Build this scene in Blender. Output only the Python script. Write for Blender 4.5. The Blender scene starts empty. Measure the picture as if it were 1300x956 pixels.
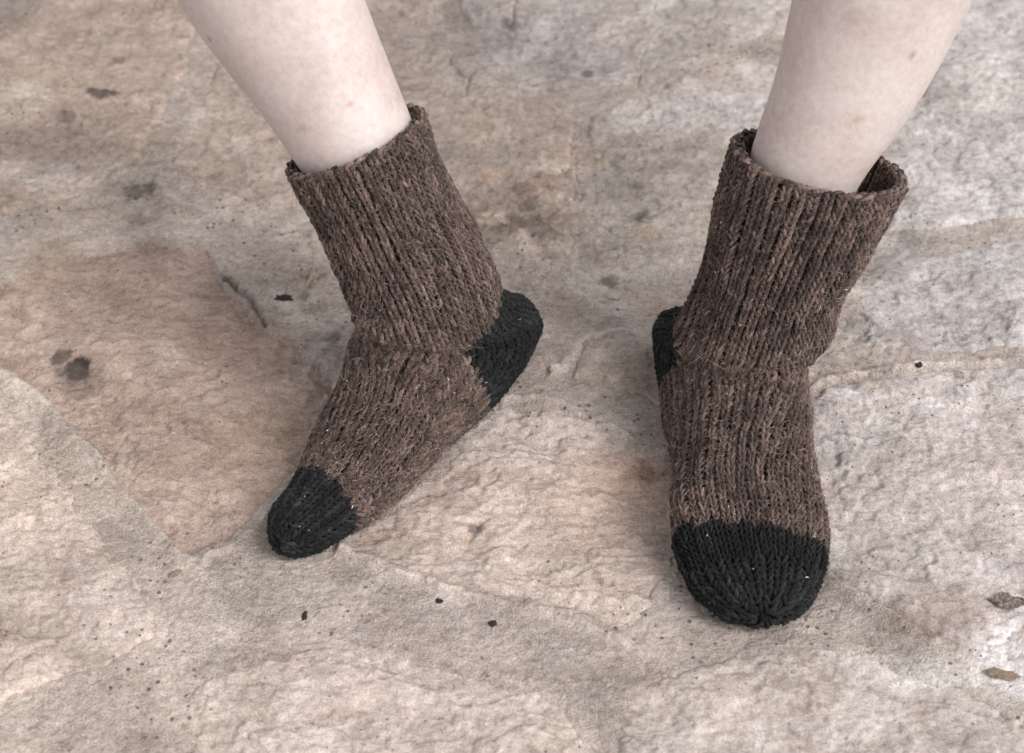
import bpy, math, random
import numpy as np

# ------------------------------------------------------------------ camera, sky, sun, exposure
sc = bpy.context.scene
col = sc.collection
CD, CE, FPX = 1.2, math.radians(44), 2640.0          # camera distance (m), elevation, focal length in photo pixels
CAM = np.array([0.0, -CD * math.cos(CE), CD * math.sin(CE)])
cd = bpy.data.cameras.new('camera')
cam = bpy.data.objects.new('camera', cd)
col.objects.link(cam)
cam.location = CAM
cam.rotation_euler = (math.pi / 2 - CE, 0, 0)
cd.sensor_width = 36
cd.lens = 36 * FPX / 1300
cd.clip_start, cd.clip_end = 0.02, 200
cd.dof.use_dof = True
cd.dof.focus_distance = 1.13
cd.dof.aperture_fstop = 9
sc.camera = cam

SUN_EL, SUN_AZ = 48.0, 126.0                         # azimuth clockwise from +Y: the light comes from the right, a little from the front
world = bpy.data.worlds.new('World')
sc.world = world
world.use_nodes = True
wn = world.node_tree.nodes
wl = world.node_tree.links
sky = wn.new('ShaderNodeTexSky')
sky.sky_type = 'NISHITA'
sky.sun_disc = False
sky.sun_elevation = math.radians(SUN_EL)
sky.sun_rotation = math.radians(SUN_AZ)
sky.dust_density = 2
sky.air_density = 1.0
bg = wn['Background']
hs = wn.new('ShaderNodeHueSaturation')
hs.inputs['Saturation'].default_value = 0.08         # overcast: the sky's blue mostly gone
wl.new(sky.outputs[0], hs.inputs['Color'])
wl.new(hs.outputs[0], bg.inputs[0])
bg.inputs[1].default_value = 0.15
sd = bpy.data.lights.new('sun', 'SUN')
sd.energy = 1.35
sd.angle = math.radians(34)
sd.color = (1.0, 0.965, 0.945)
sun = bpy.data.objects.new('sun', sd)
col.objects.link(sun)
sa, se = math.radians(SUN_AZ), math.radians(SUN_EL)
from mathutils import Vector
sdir = Vector((math.sin(sa) * math.cos(se), math.cos(sa) * math.cos(se), math.sin(se)))
sun.rotation_euler = sdir.to_track_quat('Z', 'Y').to_euler()
vs = sc.view_settings
vs.view_transform = 'Standard'
vs.look = 'None'
vs.exposure = 0.84
vs.gamma = 1.0
vs.use_curve_mapping = False

rng = np.random.default_rng(7)
random.seed(7)

# ------------------------------------------------------------------ helpers
_fw = -CAM / CD
_rt = np.array([1.0, 0, 0])
_up = np.cross(_rt, _fw)


def G(px, py, z=0.0):
    """Point of the floor (or of height z) that the photo shows at a pixel: used once, to survey the place."""
    d = _fw * FPX + _rt * (px - 650) - _up * (py - 478)
    t = (z - CAM[2]) / d[2]
    return CAM + t * d


def G2(px, py):
    p = G(px, py)
    return (p[0], p[1])


def link(name, data, parent=None):
    o = bpy.data.objects.new(name, data)
    col.objects.link(o)
    if parent is not None:
        o.parent = parent
    return o


def mesh_np(name, V, Fq, mat, parent=None, smooth=True, attrs=None, uv=None):
    """V (n,3), Fq (m,4) or (m,3) arrays -> one mesh object."""
    me = bpy.data.meshes.new(name)
    V = np.ascontiguousarray(V, np.float32)
    Fq = np.ascontiguousarray(Fq, np.int32)
    k = Fq.shape[1]
    me.vertices.add(len(V))
    me.vertices.foreach_set('co', V.ravel())
    me.loops.add(Fq.size)
    me.loops.foreach_set('vertex_index', Fq.ravel())
    me.polygons.add(len(Fq))
    me.polygons.foreach_set('loop_start', np.arange(0, Fq.size, k, dtype=np.int32))
    me.polygons.foreach_set('loop_total', np.full(len(Fq), k, np.int32))
    me.update(calc_edges=True)
    if smooth:
        me.polygons.foreach_set('use_smooth', np.ones(len(Fq), bool))
    for an, arr in (attrs or {}).items():
        if arr.ndim == 2:
            c = np.ones((len(V), 4), np.float32)
            c[:, :3] = arr
            a = me.attributes.new(an, 'FLOAT_COLOR', 'POINT')
            a.data.foreach_set('color', c.ravel())
        else:
            a = me.attributes.new(an, 'FLOAT', 'POINT')
            a.data.foreach_set('value', np.ascontiguousarray(arr, np.float32))
    if uv is not None:
        l = me.uv_layers.new(name='UVMap')
        l.data.foreach_set('uv', np.ascontiguousarray(uv[Fq.ravel()], np.float32).ravel())
    me.materials.append(mat)
    return link(name, me, parent)


_P = rng.permutation(4096)
_GR = rng.random((4096, 2)) * 2 - 1
_GR /= np.linalg.norm(_GR, axis=1)[:, None]


def noise2(x, y, seed=0):
    x = np.asarray(x, float) + seed * 17.37
    y = np.asarray(y, float) + seed * 9.11
    xi = np.floor(x).astype(int)
    yi = np.floor(y).astype(int)
    fx, fy = x - xi, y - yi
    ux, uy = fx * fx * fx * (fx * (fx * 6 - 15) + 10), fy * fy * fy * (fy * (fy * 6 - 15) + 10)

    def g(ix, iy):
        h = _P[(_P[(ix) & 4095] + iy) & 4095]
        return _GR[h, 0] * (x - ix) + _GR[h, 1] * (y - iy)
    a, b, c, d = g(xi, yi), g(xi + 1, yi), g(xi, yi + 1), g(xi + 1, yi + 1)
    return ((a + ux * (b - a)) + uy * ((c + ux * (d - c)) - (a + ux * (b - a)))) * 1.5


def fbm(x, y, f, oct=4, seed=0, gain=0.5, ridge=False):
    s, a, t = 0, 1.0, 0
    for k in range(oct):
        n = noise2(x * f, y * f, seed + k * 3)
        if ridge:
            n = 1 - 2 * np.abs(n)
        s = s + a * n
        t += a
        a *= gain
        f *= 2.03
    return s / t


def sstep(a, b, x):
    t = np.clip((x - a) / (b - a), 0, 1)
    return t * t * (3 - 2 * t)


def poly_sd(X, Y, P):
    """signed distance to polygon P, positive inside"""
    P = np.array(P)
    d = np.full(X.shape, 1e9)
    ins = np.zeros(X.shape, bool)
    for i in range(len(P)):
        a, b = P[i], P[(i + 1) % len(P)]
        e = b - a
        wx, wy = X - a[0], Y - a[1]
        t = np.clip((wx * e[0] + wy * e[1]) / (e @ e + 1e-12), 0, 1)
        d = np.minimum(d, np.hypot(wx - t * e[0], wy - t * e[1]))
        if abs(e[1]) > 1e-12:
            c = ((a[1] > Y) != (b[1] > Y)) & (X < e[0] * (Y - a[1]) / e[1] + a[0])
            ins ^= c
    return np.where(ins, d, -d)


def line_d(X, Y, pts):
    d = np.full(X.shape, 1e9)
    for a, b in zip(pts[:-1], pts[1:]):
        a, b = np.array(a), np.array(b)
        e = b - a
        t = np.clip(((X - a[0]) * e[0] + (Y - a[1]) * e[1]) / (e @ e + 1e-12), 0, 1)
        d = np.minimum(d, np.hypot(X - a[0] - t * e[0], Y - a[1] - t * e[1]))
    return d


def srgb(r, g, b):
    c = np.array([r, g, b], float) / 255
    return np.where(c <= 0.04045, c / 12.92, ((c + 0.055) / 1.055) ** 2.4)


class NT:
    def __init__(s, name):
        s.m = bpy.data.materials.new(name)
        s.m.use_nodes = True
        s.t = s.m.node_tree
        s.p = s.t.nodes['Principled BSDF']

    def n(s, kind, **kw):
        o = s.t.nodes.new(kind)
        for k, v in kw.items():
            if k in o.inputs.keys():
                o.inputs[k].default_value = v
            else:
                setattr(o, k, v)
        return o

    def l(s, a, b):
        s.t.links.new(a, b)

    def math(s, op, a, b=None, clamp=False):
        o = s.t.nodes.new('ShaderNodeMath')
        o.operation = op
        o.use_clamp = clamp
        for i, v in enumerate((a, b)):
            if v is None:
                continue
            if isinstance(v, (int, float)):
                o.inputs[i].default_value = v
            else:
                s.l(v, o.inputs[i])
        return o.outputs[0]

    def ramp(s, fac, stops):
        o = s.t.nodes.new('ShaderNodeValToRGB')
        e = o.color_ramp.elements
        while len(e) < len(stops):
            e.new(0.5)
        for i, (p, c) in enumerate(stops):
            e[i].position = p
            e[i].color = (*c, 1) if len(c) == 3 else c
        s.l(fac, o.inputs[0])
        return o.outputs[0]

    def mix(s, typ, fac, a, b):
        o = s.t.nodes.new('ShaderNodeMix')
        o.data_type = 'RGBA'
        o.blend_type = typ
        for i, v in ((0, fac), (6, a), (7, b)):
            if isinstance(v, (int, float)):
                o.inputs[i].default_value = v
            elif isinstance(v, tuple):
                o.inputs[i].default_value = (*v, 1)
            else:
                s.l(v, o.inputs[i])
        return o.outputs[2]

    def bump(s, h, strength, dist, normal=None):
        o = s.t.nodes.new('ShaderNodeBump')
        o.inputs['Strength'].default_value = strength
        o.inputs['Distance'].default_value = dist
        s.l(h, o.inputs['Height'])
        if normal is not None:
            s.l(normal, o.inputs['Normal'])
        return o.outputs[0]


# ------------------------------------------------------------------ materials
def ground_material(name, grain, pit, sat=1.0):
    t = NT(name)
    at = t.n('ShaderNodeAttribute', attribute_name='tint')
    tc = t.n('ShaderNodeTexCoord')
    mp = t.n('ShaderNodeMapping')
    mp.inputs['Rotation'].default_value = (0, 0, 0.5)
    mp.inputs['Scale'].default_value = (1, 1.7, 1)
    t.l(tc.outputs['Object'], mp.inputs[0])
    n1 = t.n('ShaderNodeTexNoise', Scale=160.0, Detail=6.0, Roughness=0.7)
    n2 = t.n('ShaderNodeTexNoise', Scale=900.0, Detail=3.0, Roughness=0.6)
    n3 = t.n('ShaderNodeTexNoise', Scale=38.0, Detail=5.0, Roughness=0.6, Distortion=1.2)
    for n in (n1, n3):
        t.l(mp.outputs[0], n.inputs['Vector'])
    t.l(tc.outputs['Object'], n2.inputs['Vector'])
    c = t.mix('MULTIPLY', 1.0, at.outputs['Color'], t.ramp(n1.outputs[0], [(0.27, (0.54, 0.50, 0.48)), (0.44, (0.94, 0.93, 0.92)), (0.73, (1.22, 1.23, 1.24))]))
    c = t.mix('MULTIPLY', 1.0, c, t.ramp(n2.outputs[0], [(0.3, (0.70, 0.68, 0.67)), (0.7, (1.22, 1.23, 1.24))]))
    c = t.mix('MULTIPLY', 1.0, c, t.ramp(n3.outputs[0], [(0.32, (0.86, 0.83, 0.81)), (0.68, (1.10, 1.11, 1.12))]))
    # tiny dark pits and grit, clustered by a broad mask
    vo = t.n('ShaderNodeTexVoronoi', Scale=260.0, Randomness=1.0)
    t.l(tc.outputs['Object'], vo.inputs['Vector'])
    msk = t.n('ShaderNodeTexNoise', Scale=14.0, Detail=3.0)
    t.l(tc.outputs['Object'], msk.inputs['Vector'])
    gate = t.math('MULTIPLY', t.ramp(vo.outputs['Color'], [(0.72, (0, 0, 0)), (0.74, (1, 1, 1))]), t.ramp(msk.outputs[0], [(0.42, (0, 0, 0)), (0.6, (1, 1, 1))]))
    pits = t.math('MULTIPLY', t.math('LESS_THAN', vo.outputs['Distance'], pit), gate)
    c = t.mix('MIX', t.math('MULTIPLY', pits, 0.8), c, (0.07, 0.055, 0.045))
    t.l(c, t.p.inputs['Base Color'])
    t.p.inputs['Roughness'].default_value = 0.82
    t.p.inputs['Specular IOR Level'].default_value = 0.25
    h = t.math('ADD', t.math('MULTIPLY', n1.outputs[0], 1.0), t.math('MULTIPLY', n2.outputs[0], 0.30 * grain))
    h = t.math('SUBTRACT', h, t.math('MULTIPLY', pits, 0.5))
    # worn smooth in some places, gritty in others
    w = t.n('ShaderNodeTexNoise', Scale=19.0, Detail=4.0, Roughness=0.6)
    t.l(tc.outputs['Object'], w.inputs['Vector'])
    wm = t.ramp(w.outputs[0], [(0.38, (0.4, 0.4, 0.4)), (0.62, (1.35, 1.35, 1.35))])
    h = t.math('MULTIPLY', h, wm)
    t.l(t.bump(h, 0.9, 0.0026 * (0.5 + 0.4 * grain)), t.p.inputs['Normal'])
    return t.m


M_stone = ground_material('weathered_stone', 0.9, 0.22)
M_mortar = ground_material('sandy_mortar', 2.2, 0.30)


def yarn_material(name, dark, mid, light, sheen):
    """wool yarn: UV x runs along the strand (in strand widths), UV y around it"""
    t = NT(name)
    at = t.n('ShaderNodeAttribute', attribute_name='shade')
    uv = t.n('ShaderNodeUVMap')
    sp = t.n('ShaderNodeSeparateXYZ')
    t.l(uv.outputs[0], sp.inputs[0])
    # skew so that the fibres wind round the strand
    tw = t.math('ADD', t.math('MULTIPLY', sp.outputs[0], 0.55), sp.outputs[1])
    cb = t.n('ShaderNodeCombineXYZ')
    t.l(t.math('MULTIPLY', tw, 7.0), cb.inputs[0])
    t.l(t.math('MULTIPLY', sp.outputs[0], 1.2), cb.inputs[1])
    n1 = t.n('ShaderNodeTexNoise', Scale=1.6, Detail=3.0, Roughness=0.65)
    t.l(cb.outputs[0], n1.inputs['Vector'])
    ply = t.math('SINE', t.math('MULTIPLY', tw, 2 * math.pi * 2))
    f = t.math('ADD', n1.outputs[0], t.math('MULTIPLY', t.math('SUBTRACT', at.outputs['Fac'], 0.5), 0.45))
    c = t.ramp(f, [(0.32, dark), (0.5, mid), (0.72, light)])
    t.l(c, t.p.inputs['Base Color'])
    t.p.inputs['Roughness'].default_value = 0.85
    t.p.inputs['Specular IOR Level'].default_value = 0.2
    t.p.inputs['Sheen Weight'].default_value = sheen
    t.p.inputs['Sheen Roughness'].default_value = 0.5
    h = t.math('ADD', t.math('MULTIPLY', ply, 0.35), t.math('MULTIPLY', n1.outputs[0], 1.1))
    t.l(t.bump(h, 1.0, 0.0007), t.p.inputs['Normal'])
    return t.m


M_brown = yarn_material('brown_wool', (0.010, 0.0058, 0.0047), (0.061, 0.0365, 0.0295), (0.30, 0.205, 0.168), 0.10)
M_black = yarn_material('black_wool', (0.002, 0.002, 0.0024), (0.0065, 0.0065, 0.0075), (0.045, 0.046, 0.050), 0.02)


def plain(name, c, rough=0.8, noise=0.0, scale=300.0, bump=0.0):
    t = NT(name)
    t.p.inputs['Roughness'].default_value = rough
    t.p.inputs['Specular IOR Level'].default_value = 0.25
    tc = t.n('ShaderNodeTexCoord')
    n = t.n('ShaderNodeTexNoise', Scale=scale, Detail=4.0, Roughness=0.7)
    t.l(tc.outputs['Object'], n.inputs['Vector'])
    lo = tuple(v * (1 - noise) for v in c)
    hi = tuple(v * (1 + noise) for v in c)
    t.l(t.ramp(n.outputs[0], [(0.3, lo), (0.7, hi)]), t.p.inputs['Base Color'])
    if bump:
        t.l(t.bump(n.outputs[0], 0.8, bump), t.p.inputs['Normal'])
    return t.m


M_gapshade = plain('stitch_gap_shade', (0.018, 0.012, 0.010), 1.0, 0.4, 900)  # darker than the yarn: shade between stitches painted into its colour
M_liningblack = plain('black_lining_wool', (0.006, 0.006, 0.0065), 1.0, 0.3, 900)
M_lint = plain('pale_lint', (0.62, 0.58, 0.53), 0.9, 0.1)


def fuzz_material(name, c1, c2):
    t = NT(name)
    hi = t.n('ShaderNodeHairInfo')
    t.l(t.ramp(hi.outputs['Random'], [(0.0, c1), (0.7, c2), (1.0, tuple(min(1, v * 2.4) for v in c2))]), t.p.inputs['Base Color'])
    t.p.inputs['Roughness'].default_value = 0.7
    t.p.inputs['Specular IOR Level'].default_value = 0.3
    return t.m


M_fuzz = fuzz_material('brown_wool_fibre', (0.075, 0.047, 0.038), (0.30, 0.21, 0.172))
M_fuzzblack = fuzz_material('black_wool_fibre', (0.006, 0.006, 0.007), (0.035, 0.035, 0.04))


def skin_material():
    t = NT('pale_skin')
    tc = t.n('ShaderNodeTexCoord')
    at = t.n('ShaderNodeAttribute', attribute_name='tint')
    n1 = t.n('ShaderNodeTexNoise', Scale=26.0, Detail=5.0, Roughness=0.55)
    n2 = t.n('ShaderNodeTexNoise', Scale=260.0, Detail=4.0, Roughness=0.6)
    n3 = t.n('ShaderNodeTexNoise', Scale=1500.0, Detail=2.0)
    for n in (n1, n2, n3):
        t.l(tc.outputs['Object'], n.inputs['Vector'])
    c = t.ramp(n1.outputs[0], [(0.3, (0.43, 0.352, 0.328)), (0.50, (0.485, 0.415, 0.392)), (0.72, (0.515, 0.455, 0.435))])
    c = t.mix('MULTIPLY', 1.0, c, t.ramp(n2.outputs[0], [(0.3, (0.90, 0.87, 0.86)), (0.7, (1.06, 1.07, 1.07))]))
    c = t.mix('MULTIPLY', 1.0, c, at.outputs['Color'])
    t.l(c, t.p.inputs['Base Color'])
    t.p.inputs['Roughness'].default_value = 0.52
    t.p.inputs['Specular IOR Level'].default_value = 0.35
    t.p.inputs['Subsurface Weight'].default_value = 0.15
    t.p.inputs['Subsurface Radius'].default_value = (1.0, 0.35, 0.2)
    t.p.inputs['Subsurface Scale'].default_value = 0.004
    h = t.math('ADD', n2.outputs[0], t.math('MULTIPLY', n3.outputs[0], 0.5))
    t.l(t.bump(h, 0.35, 0.0006), t.p.inputs['Normal'])
    return t.m


M_skin = skin_material()
M_cloth = plain('dark_cotton', (0.05, 0.055, 0.07), 0.9, 0.2, 400, 0.0004)

# ------------------------------------------------------------------ the paved floor
PX = {   # outlines of the slabs, surveyed from the photo
    'left': ((-160, 400), (-40, 452), (10, 478), (62, 524), (128, 600), (178, 660), (237, 724), (268, 706), (335, 652), (420, 560), (436, 470), (372, 424), (330, 398), (300, 356), (262, 306), (190, 300), (80, 322), (0, 352), (-160, 372)),
    'lower_left': ((-160, 500), (-20, 512), (26, 534), (62, 580), (96, 640), (128, 688), (176, 730), (198, 770), (196, 806), (140, 846), (60, 870), (-20, 905), (-160, 930)),
    'centre': ((436, 694), (500, 716), (560, 738), (640, 756), (720, 772), (790, 800), (838, 770), (866, 700), (858, 620), (846, 566), (800, 556), (740, 530), (690, 512), (640, 512), (596, 560), (520, 630), (462, 672)),
    'right': ((1012, 520), (1070, 486), (1150, 476), (1300, 464), (1460, 452), (1500, 600), (1500, 780), (1330, 792), (1284, 800), (1256, 842), (1190, 806), (1110, 764), (1044, 716), (1024, 640)),
    'bottom': ((250, 872), (330, 838), (430, 818), (540, 830), (640, 862), (720, 900), (760, 975), (720, 1040), (300, 1040), (240, 960)),
    'bottom_right': ((800, 880), (900, 842), (1020, 818), (1120, 836), (1230, 872), (1300, 910), (1440, 940), (1420, 1040), (820, 1040), (780, 960)),
    'upper_left': ((-160, 120), (-60, 60), (40, 10), (100, -60), (240, -70), (262, 10), (246, 70), (214, 130), (180, 196), (110, 244), (40, 262), (-160, 300)),
    'upper_mid_left': ((300, -70), (430, -80), (520, -60), (560, 40), (600, 96), (690, 118), (728, 150), (728, 250), (724, 330), (650, 322), (600, 300), (560, 250), (480, 240), (400, 262), (330, 262), (262, 236), (224, 212), (246, 150), (280, 80)),
    'upper_mid': ((560, -80), (800, -90), (1000, -80), (1010, 30), (900, 66), (830, 90), (760, 112), (700, 98), (624, 82), (590, 20)),
    'upper_mid_right': ((748, 150), (800, 128), (880, 96), (980, 64), (1040, 80), (1060, 200), (1000, 300), (920, 262), (860, 258), (812, 292), (790, 326), (752, 332)),
    'right_upper': ((1100, 440), (1088, 370), (1140, 330), (1200, 316), (1300, 304), (1470, 292), (1480, 420), (1300, 440), (1180, 452)),
    'top_right': ((1120, 60), (1160, -60), (1280, -80), (1460, -80), (1470, 100), (1470, 262), (1300, 278), (1200, 290), (1130, 290), (1110, 180)),
    'between_heels': ((728, 478), (742, 436), (790, 420), (850, 430), (876, 380), (930, 330), (1010, 340), (1040, 420), (1000, 470), (900, 520), (860, 536), (810, 500), (760, 486)),
}
TINT = {
    'left': (169, 153, 143), 'lower_left': (188, 177, 168), 'centre': (188, 175, 166), 'right': (184, 177, 173),
    'bottom': (190, 180, 172), 'bottom_right': (186, 178, 172), 'upper_left': (176, 163, 153), 'upper_mid_left': (172, 161, 152),
    'upper_mid': (176, 169, 165), 'upper_mid_right': (174, 166, 160), 'right_upper': (182, 179, 177), 'top_right': (184, 180, 177),
    'between_heels': (176, 165, 156),
}
POLY = {k: [G2(*p) for p in v] for k, v in PX.items()}
CORE = (-0.46, 0.46, -0.31, 0.45)

FINE = 0.00125


def axis(lo, hi, far):
    a = list(np.arange(lo, hi + FINE / 2, FINE))
    s, x = FINE, a[-1]
    up = []
    while x < far:
        s = min(s * 1.12, 0.12)
        x += s
        up.append(x)
    s, x = FINE, a[0]
    dn = []
    while x > -far:
        s = min(s * 1.12, 0.12)
        x -= s
        dn.append(x)
    return np.array(dn[::-1] + a + up)


ax = axis(-0.385, 0.385, 3.0)
ay = axis(-0.275, 0.40, 3.0)
GX, GY = np.meshgrid(ax, ay)
WX = GX + 0.006 * fbm(GX, GY, 22, 3, 1) + 0.0018 * fbm(GX, GY, 120, 3, 2)
WY = GY + 0.006 * fbm(GX, GY, 22, 3, 5) + 0.0018 * fbm(GX, GY, 120, 3, 6)
# broad colour drift of the whole floor: warmer on the left, greyer at upper right
warm = np.clip(0.5 - GX * 1.6 + 0.25 * fbm(GX, GY, 6, 3, 9), 0, 1)
blot = fbm(GX, GY, 16, 5, 11)
blot2 = fbm(GX + 0.02 * fbm(GX, GY, 18, 2, 31), GY, 42, 5, 12)
streak = fbm(GX * 0.8 + GY * 0.5, GY * 2.2 - GX * 0.6, 34, 5, 14)
ridg = fbm(GX * 0.9 + GY * 0.35, GY * 1.8 - GX * 0.4, 20, 4, 16, ridge=True)


def tint_of(base, k_blot=0.17, k_warm=1.0):
    c = srgb(*base)[None, None, :] * np.ones(GX.shape + (3,))
    w = (warm * k_warm - 0.5)[..., None]
    c = c * (1 + w * np.array([0.01, -0.02, -0.05]))
    b = (blot * 0.9 + blot2 * 0.7 + streak * 0.5)[..., None]
    c = c * (1 + k_blot * 1.9 * b * np.array([0.92, 1.0, 1.06]))
    return c


def blob(px, py, r, seed=0, irr=0.45, sx=1.0):
    """window of the floor grid and the patch's strength in it"""
    x, y = G2(px, py)
    R_ = r * 1.9
    i0, i1 = np.searchsorted(ay, (y - R_, y + R_))
    j0, j1 = np.searchsorted(ax, (x - R_ * sx, x + R_ * sx))
    gx, gy = GX[i0:i1, j0:j1], GY[i0:i1, j0:j1]
    d = np.hypot((gx - x) / sx, gy - y) / r
    d = d + irr * fbm(gx, gy, 0.9 / r, 4, 40 + seed) + 0.25 * fbm(gx, gy, 240, 3, 41 + seed)
    return (slice(i0, i1), slice(j0, j1)), np.clip(1 - sstep(0.55, 1.1, d), 0, 1)


PATCH = [  # px, py, radius m, colour, strength, stretch: stains and mineral patches of the stone itself
    (92, 466, 0.010, (52, 46, 44), 0.95, 1.0), (78, 450, 0.007, (84, 76, 72), 0.8, 1.2), (100, 480, 0.016, (112, 100, 94), 0.5, 1.0),
    (806, 608, 0.022, (184, 156, 140), 0.6, 1.5), (790, 640, 0.040, (184, 165, 152), 0.5, 1.2), (815, 600, 0.010, (150, 122, 108), 0.6, 1.3),
    (712, 205, 0.022, (186, 170, 155), 0.55, 1.3), (610, 160, 0.016, (182, 168, 152), 0.6, 0.9), (620, 225, 0.015, (186, 166, 150), 0.7, 0.9),
    (690, 240, 0.012, (188, 168, 150), 0.7, 1.2), (640, 280, 0.012, (196, 180, 164), 0.7, 1.6), (590, 265, 0.014, (180, 160, 146), 0.6, 1.2),
    (630, 270, 0.030, (140, 127, 118), 0.45, 1.6), (690, 290, 0.020, (126, 113, 105), 0.4, 1.4), (580, 205, 0.020, (140, 130, 124), 0.4, 1.3),
    (850, 215, 0.045, (140, 132, 126), 0.4, 1.5), (815, 275, 0.006, (80, 74, 70), 0.7, 1.0), (775, 357, 0.0065, (104, 92, 84), 0.8, 1.0),
    (60, 110, 0.030, (186, 170, 156), 0.6, 1.6), (20, 130, 0.020, (206, 194, 184), 0.7, 1.5), (70, 215, 0.022, (206, 198, 192), 0.65, 2.0),
    (128, 120, 0.008, (72, 64, 60), 0.8, 1.4), (150, 76, 0.006, (110, 98, 90), 0.7, 1.2), (85, 150, 0.006, (104, 92, 86), 0.6, 1.2),
    (60, 330, 0.026, (188, 168, 152), 0.6, 0.8), (100, 270, 0.018, (196, 182, 170), 0.6, 1.8), (60, 190, 0.030, (140, 126, 116), 0.5, 2.2),
    (190, 240, 0.006, (96, 90, 88), 0.7, 0.8), (170, 245, 0.006, (100, 92, 88), 0.6, 1.4),
    (300, 430, 0.030, (158, 138, 126), 0.5, 1.4), (350, 560, 0.040, (170, 150, 134), 0.4, 1.0), (240, 560, 0.05, (154, 136, 124), 0.35, 1.4),
    (60, 620, 0.035, (204, 190, 178), 0.5, 1.3), (30, 760, 0.030, (150, 140, 134), 0.3, 1.4), (150, 770, 0.030, (196, 186, 180), 0.5, 1.4),
    (640, 548, 0.035, (198, 190, 184), 0.5, 1.6), (700, 720, 0.040, (196, 182, 172), 0.45, 1.5), (560, 610, 0.022, (160, 148, 140), 0.5, 1.4),
    (510, 690, 0.014, (146, 132, 122), 0.55, 2.0), (605, 668, 0.006, (92, 88, 88), 0.7, 0.7), (760, 735, 0.005, (124, 108, 98), 0.6, 0.6),
    (1085, 420, 0.012, (138, 136, 136), 0.5, 1.0), (1190, 400, 0.04, (170, 162, 158), 0.4, 1.6), (1110, 320, 0.03, (150, 148, 147), 0.5, 1.6),
    (1200, 600, 0.06, (190, 180, 174), 0.4, 1.6), (1070, 560, 0.035, (160, 156, 154), 0.5, 1.0), (1190, 780, 0.02, (158, 144, 134), 0.5, 2.0),
    (1280, 840, 0.022, (226, 224, 224), 0.8, 1.0), (1180, 855, 0.016, (206, 202, 198), 0.6, 1.6), (1080, 735, 0.02, (150, 142, 136), 0.4, 1.4),
    (1250, 120, 0.030, (186, 180, 174), 0.5, 1.5), (1150, 120, 0.022, (140, 134, 130), 0.5, 1.8), (1255, 170, 0.016, (152, 142, 138), 0.5, 0.8),
    (800, 60, 0.04, (156, 150, 146), 0.4, 1.5), (900, 140, 0.03, (190, 188, 186), 0.5, 2.4), (560, 60, 0.03, (150, 144, 140), 0.4, 1.6),
    (680, 60, 0.05, (166, 162, 160), 0.4, 1.4), (745, 92, 0.005, (84, 78, 76), 0.7, 1.0), (650, 35, 0.006, (96, 90, 86), 0.6, 1.2),
    (860, 480, 0.03, (160, 144, 128), 0.45, 1.2), (720, 390, 0.02, (150, 136, 126), 0.45, 1.0), (845, 385, 0.018, (184, 166, 152), 0.5, 1.4),
    (560, 780, 0.05, (178, 170, 164), 0.3, 2.4), (480, 850, 0.05, (196, 184, 178), 0.4, 2.0), (930, 850, 0.05, (178, 168, 160), 0.35, 2.0),
]
_r2 = random.Random(4)
for (cx_, cy_, wx_, wy_, n_) in ((645, 285, 95, 42, 34), (690, 240, 60, 60, 10), (395, 350, 45, 60, 8), (655, 425, 40, 50, 9), (1080, 480, 60, 16, 9), (180, 240, 110, 40, 4), (830, 270, 60, 50, 5)):
    for _ in range(n_):
        cc_ = _r2.choice([(108, 97, 91), (118, 107, 99), (130, 118, 108), (200, 186, 172), (206, 196, 186), (192, 170, 152)])
        PATCH.append((cx_ + _r2.gauss(0, wx_ / 2), cy_ + _r2.gauss(0, wy_ / 2), _r2.uniform(0.0025, 0.0075), cc_, _r2.uniform(0.3, 0.6), _r2.uniform(0.7, 2.2)))
PB = [(*blob(x, y, r, i, 0.7, sx), srgb(*c), s) for i, (x, y, r, c, s, sx) in enumerate(PATCH)]


def patched(c):
    c = c.copy()
    for win, b, col_, s in PB:
        k = (b * s)[..., None]
        c[win] = c[win] * (1 - k) + col_ * k
    return c * np.array([0.825, 0.80, 0.793])


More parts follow.
